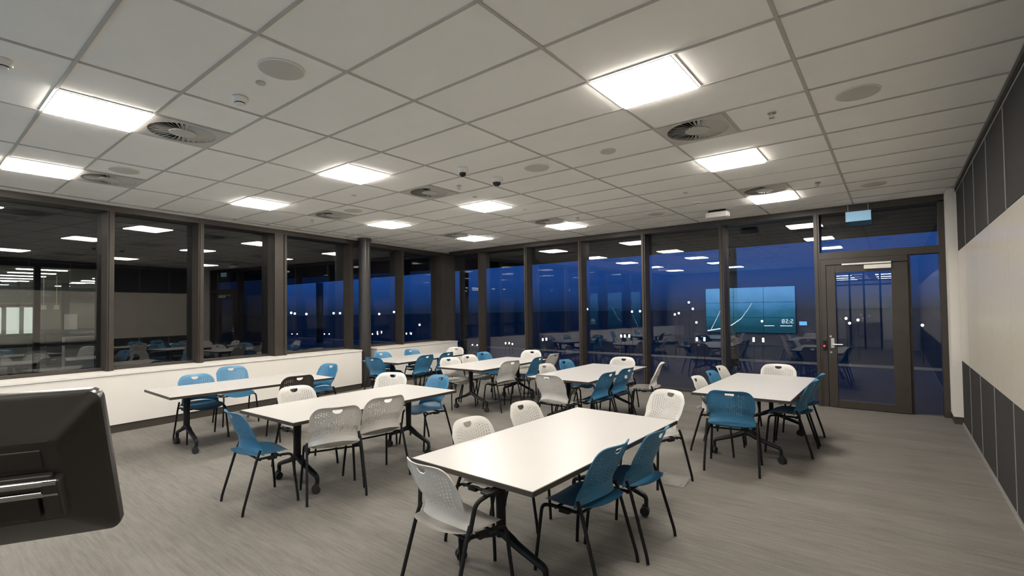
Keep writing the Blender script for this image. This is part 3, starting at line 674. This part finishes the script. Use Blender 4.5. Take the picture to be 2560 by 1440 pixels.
# ---------------------------------------------------------------- outside: terrace, soffit, columns, lights, lit wing
rf = box('roof_soffit', -46, 14, -14, 15.9, 3.45, 3.75, 'roof'); struct(rf, 'dark roof soffit overhanging the terrace outside', 'roof')
tr_ = poly_prism([(-46, 9.95), (14, 9.95), (14, 17.0), (-46, 17.0)], -.2, -.06, 'terrace', 'terrace'); struct(tr_, 'dark terrace paving outside the end glazing', 'terrace')
tr2 = poly_prism([(-46, -14), (xl(-14, WG-.2), -14), (xl(9.95, WG-.2), 9.95), (-46, 9.95)], -.2, -.06, 'terrace_side', 'terrace'); struct(tr2, 'dark terrace paving outside the left windows', 'terrace')
kb = box('terrace_kerb', -46, 14, 17.0, 17.15, -.2, .0, 'kerb'); struct(kb, 'pale kerb along the terrace edge outside', 'kerb')
gd = box('night_ground', -900, 900, 17.15, 1500, -4.2, -4.0, 'land'); struct(gd, 'dark night ground beyond the terrace', 'ground')
colm = bmesh.new(); bcyl(colm, (0, 0, 1.7), .2, 3.5, n=32); colm = mesh_from(colm, 'terrace_column', 40); colm.materials.append(M['column'])
for x, lab in ((-26.2, 'far left dark terrace column outside, seen through the left windows'), (-14.64, 'dark terrace column outside near the room corner'), (-3.82, 'dark terrace column outside behind the mullion left of the door')):
    tag(link('terrace_column', colm, None, None, (x, 15.55, -.06)), lab, 'column', 'terrace columns')
bm = bmesh.new(); bcyl(bm, (0, 0, .15), .008, .3, n=8); bl1 = mesh_from(bm, 'post', 40); bl1.materials.append(M['black'])
bm = bmesh.new(); bcyl(bm, (0, 0, .33), .026, .045, n=12); bl2 = mesh_from(bm, 'lens', 40); bl2.materials.append(M['bollard'])
BO = [(1181, 866), (1193, 865), (1264, 858), (1273, 858), (1281, 860), (1357, 849), (1366, 848), (1553, 840), (1562, 840), (1573, 840), (1742, 848), (1761, 848), (1884, 849), (1908, 850), (730, 835), (743, 835), (811, 835), (823, 835), (931, 835), (944, 835), (1016, 834), (1028, 834)]
for n, (u, v) in enumerate(BO):
    q = at_y(u, v, 15.0 if v > 845 else 16.4); hh = max(.3, q.z+.06)
    o = empty('bollard_light', (q.x, q.y, -.06)); o.scale = (1, 1, hh/.33); tag(o, '%s small warm bollard light from the left on the terrace outside' % ORD[sorted(b[0] for b in BO).index(u)], 'bollard light', 'terrace bollard lights')
    link('post', bl1, None, o); link('lens', bl2, None, o)
SLs = [(728, 782), (737, 784), (766, 785), (834, 783), (850, 783), (948, 785), (985, 780), (1049, 812), (1468, 773), (1580, 779), (1600, 778), (1687, 786), (1697, 783), (1732, 772), (1741, 806), (1722, 756), (2115, 796), (2145, 800), (2124, 808), (2306, 813), (1905, 803)]
bm = bmesh.new(); lathe(bm, [(.02, -.12), (.08, -.09), (.12, 0), (.08, .09), (.02, .12)], 12); sl1 = mesh_from(bm, 'lamp_head', 60); sl1.materials.append(M['street'])
bm = bmesh.new(); bcyl(bm, (0, 0, -.5), .02, 1.0, n=8); sl2 = mesh_from(bm, 'lamp_post'); sl2.materials.append(M['black'])
for n, (u, v) in enumerate(SLs):
    d = ray(u, v); q = EYE + d*(62/math.hypot(d.x, d.y)/1.0) if True else None
    o = empty('street_lamp', (q.x, q.y, -4.0)); tag(o, '%s distant white street lamp from the left in the dusk outside' % ORD[sorted(SLs).index((u, v))], 'street lamp', 'distant street lamps')
    link('lamp_head', sl1, None, o, (0, 0, q.z+4)); ps = link('lamp_post', sl2, None, o, (0, 0, q.z+3.8)); ps.scale = (1, 1, q.z+3.8)
# lit wing across the left terrace
WX = -18.5
wg = empty('office_wing', (WX, 0, -.06)); tag(wg, 'lit office wing across the terrace, seen through the leftmost window', 'building')
W_ = lambda n, x0, x1, y0, y1, z0, z1, m: box(n, x0, x1, y0, y1, z0+.06, z1+.06, m, wg)
W_('facade', -.3, 0, 3.78, 8.9, 0, 3.5, 'facade'); W_('facade', -.3, 0, -8, 3.78, 3.02, 3.5, 'facade'); W_('facade', -.3, 0, -8, 3.78, -.06, .10, 'facade')
for y in (-6.2, -4.8, -3.4, -2.0, -.6, .85, 2.42): W_('mullion', -.2, 0, y, y+.13, .1, 3.02, 'facade')
W_('mid_rail', -.2, 0, -8, 3.78, .80, .88, 'facade')
W_('pane', -.12, -.11, -8, 3.78, .1, 3.02, 'glass')
W_('wing_floor', -9, -.3, -8, 8.9, -.06, 0, 'office_floor'); W_('wing_ceiling', -9, -.3, -8, 8.9, 3.02, 3.08, 'office_ceil'); W_('wing_wall', -9, -.3, 8.8, 8.9, 0, 3.02, 'office_wall'); W_('wing_wall', -9, -.3, -8, -7.9, 0, 3.02, 'office_wall')
W_('wing_wall', -9.1, -9, -8, 8.9, 0, 3.02, 'office_wall')
for y in (.1, .65, 1.2, 1.75, 2.3, 2.8, 3.3): W_('bright_window', -9, -8.95, y, y+.36, .95, 2.0, 'glow_win')
for x in (-1.2, -2.9, -4.6, -6.3, -8.0):
    for y in (-5.0, -2.6, -.2, 2.2, 4.6): W_('wing_lamp', x-.12, x+.12, y, y+1.1, 3.0, 3.02, 'lamp3')
for y in (-1.5, .5, 3.0): W_('desk', -3.0, -2.2, y, y+1.5, .68, .72, 'office_white'); W_('desk_panel', -2.25, -2.2, y, y+1.5, .1, 1.15, 'office_wall'); W_('cabinet', -1.2, -.8, y+.2, y+.9, 0, 1.0, 'office_white')
W_('notice_board', -4.3, -4.25, 3.75, 4.1, 1.15, 1.7, 'office_white'); W_('screen_wall', -4.45, -4.3, 3.15, 8.8, 0, 2.6, 'office_wall')
for y in (3.1, 3.42): W_('pendant_rod', -3.52, -3.5, y, y+.015, 2.0, 3.02, 'pend'); W_('pendant_shade', -3.57, -3.45, y-.05, y+.065, 1.86, 2.0, 'pend')
W_('window_rail', -8.97, -8.9, -6, 3.8, 2.04, 2.12, 'facade')
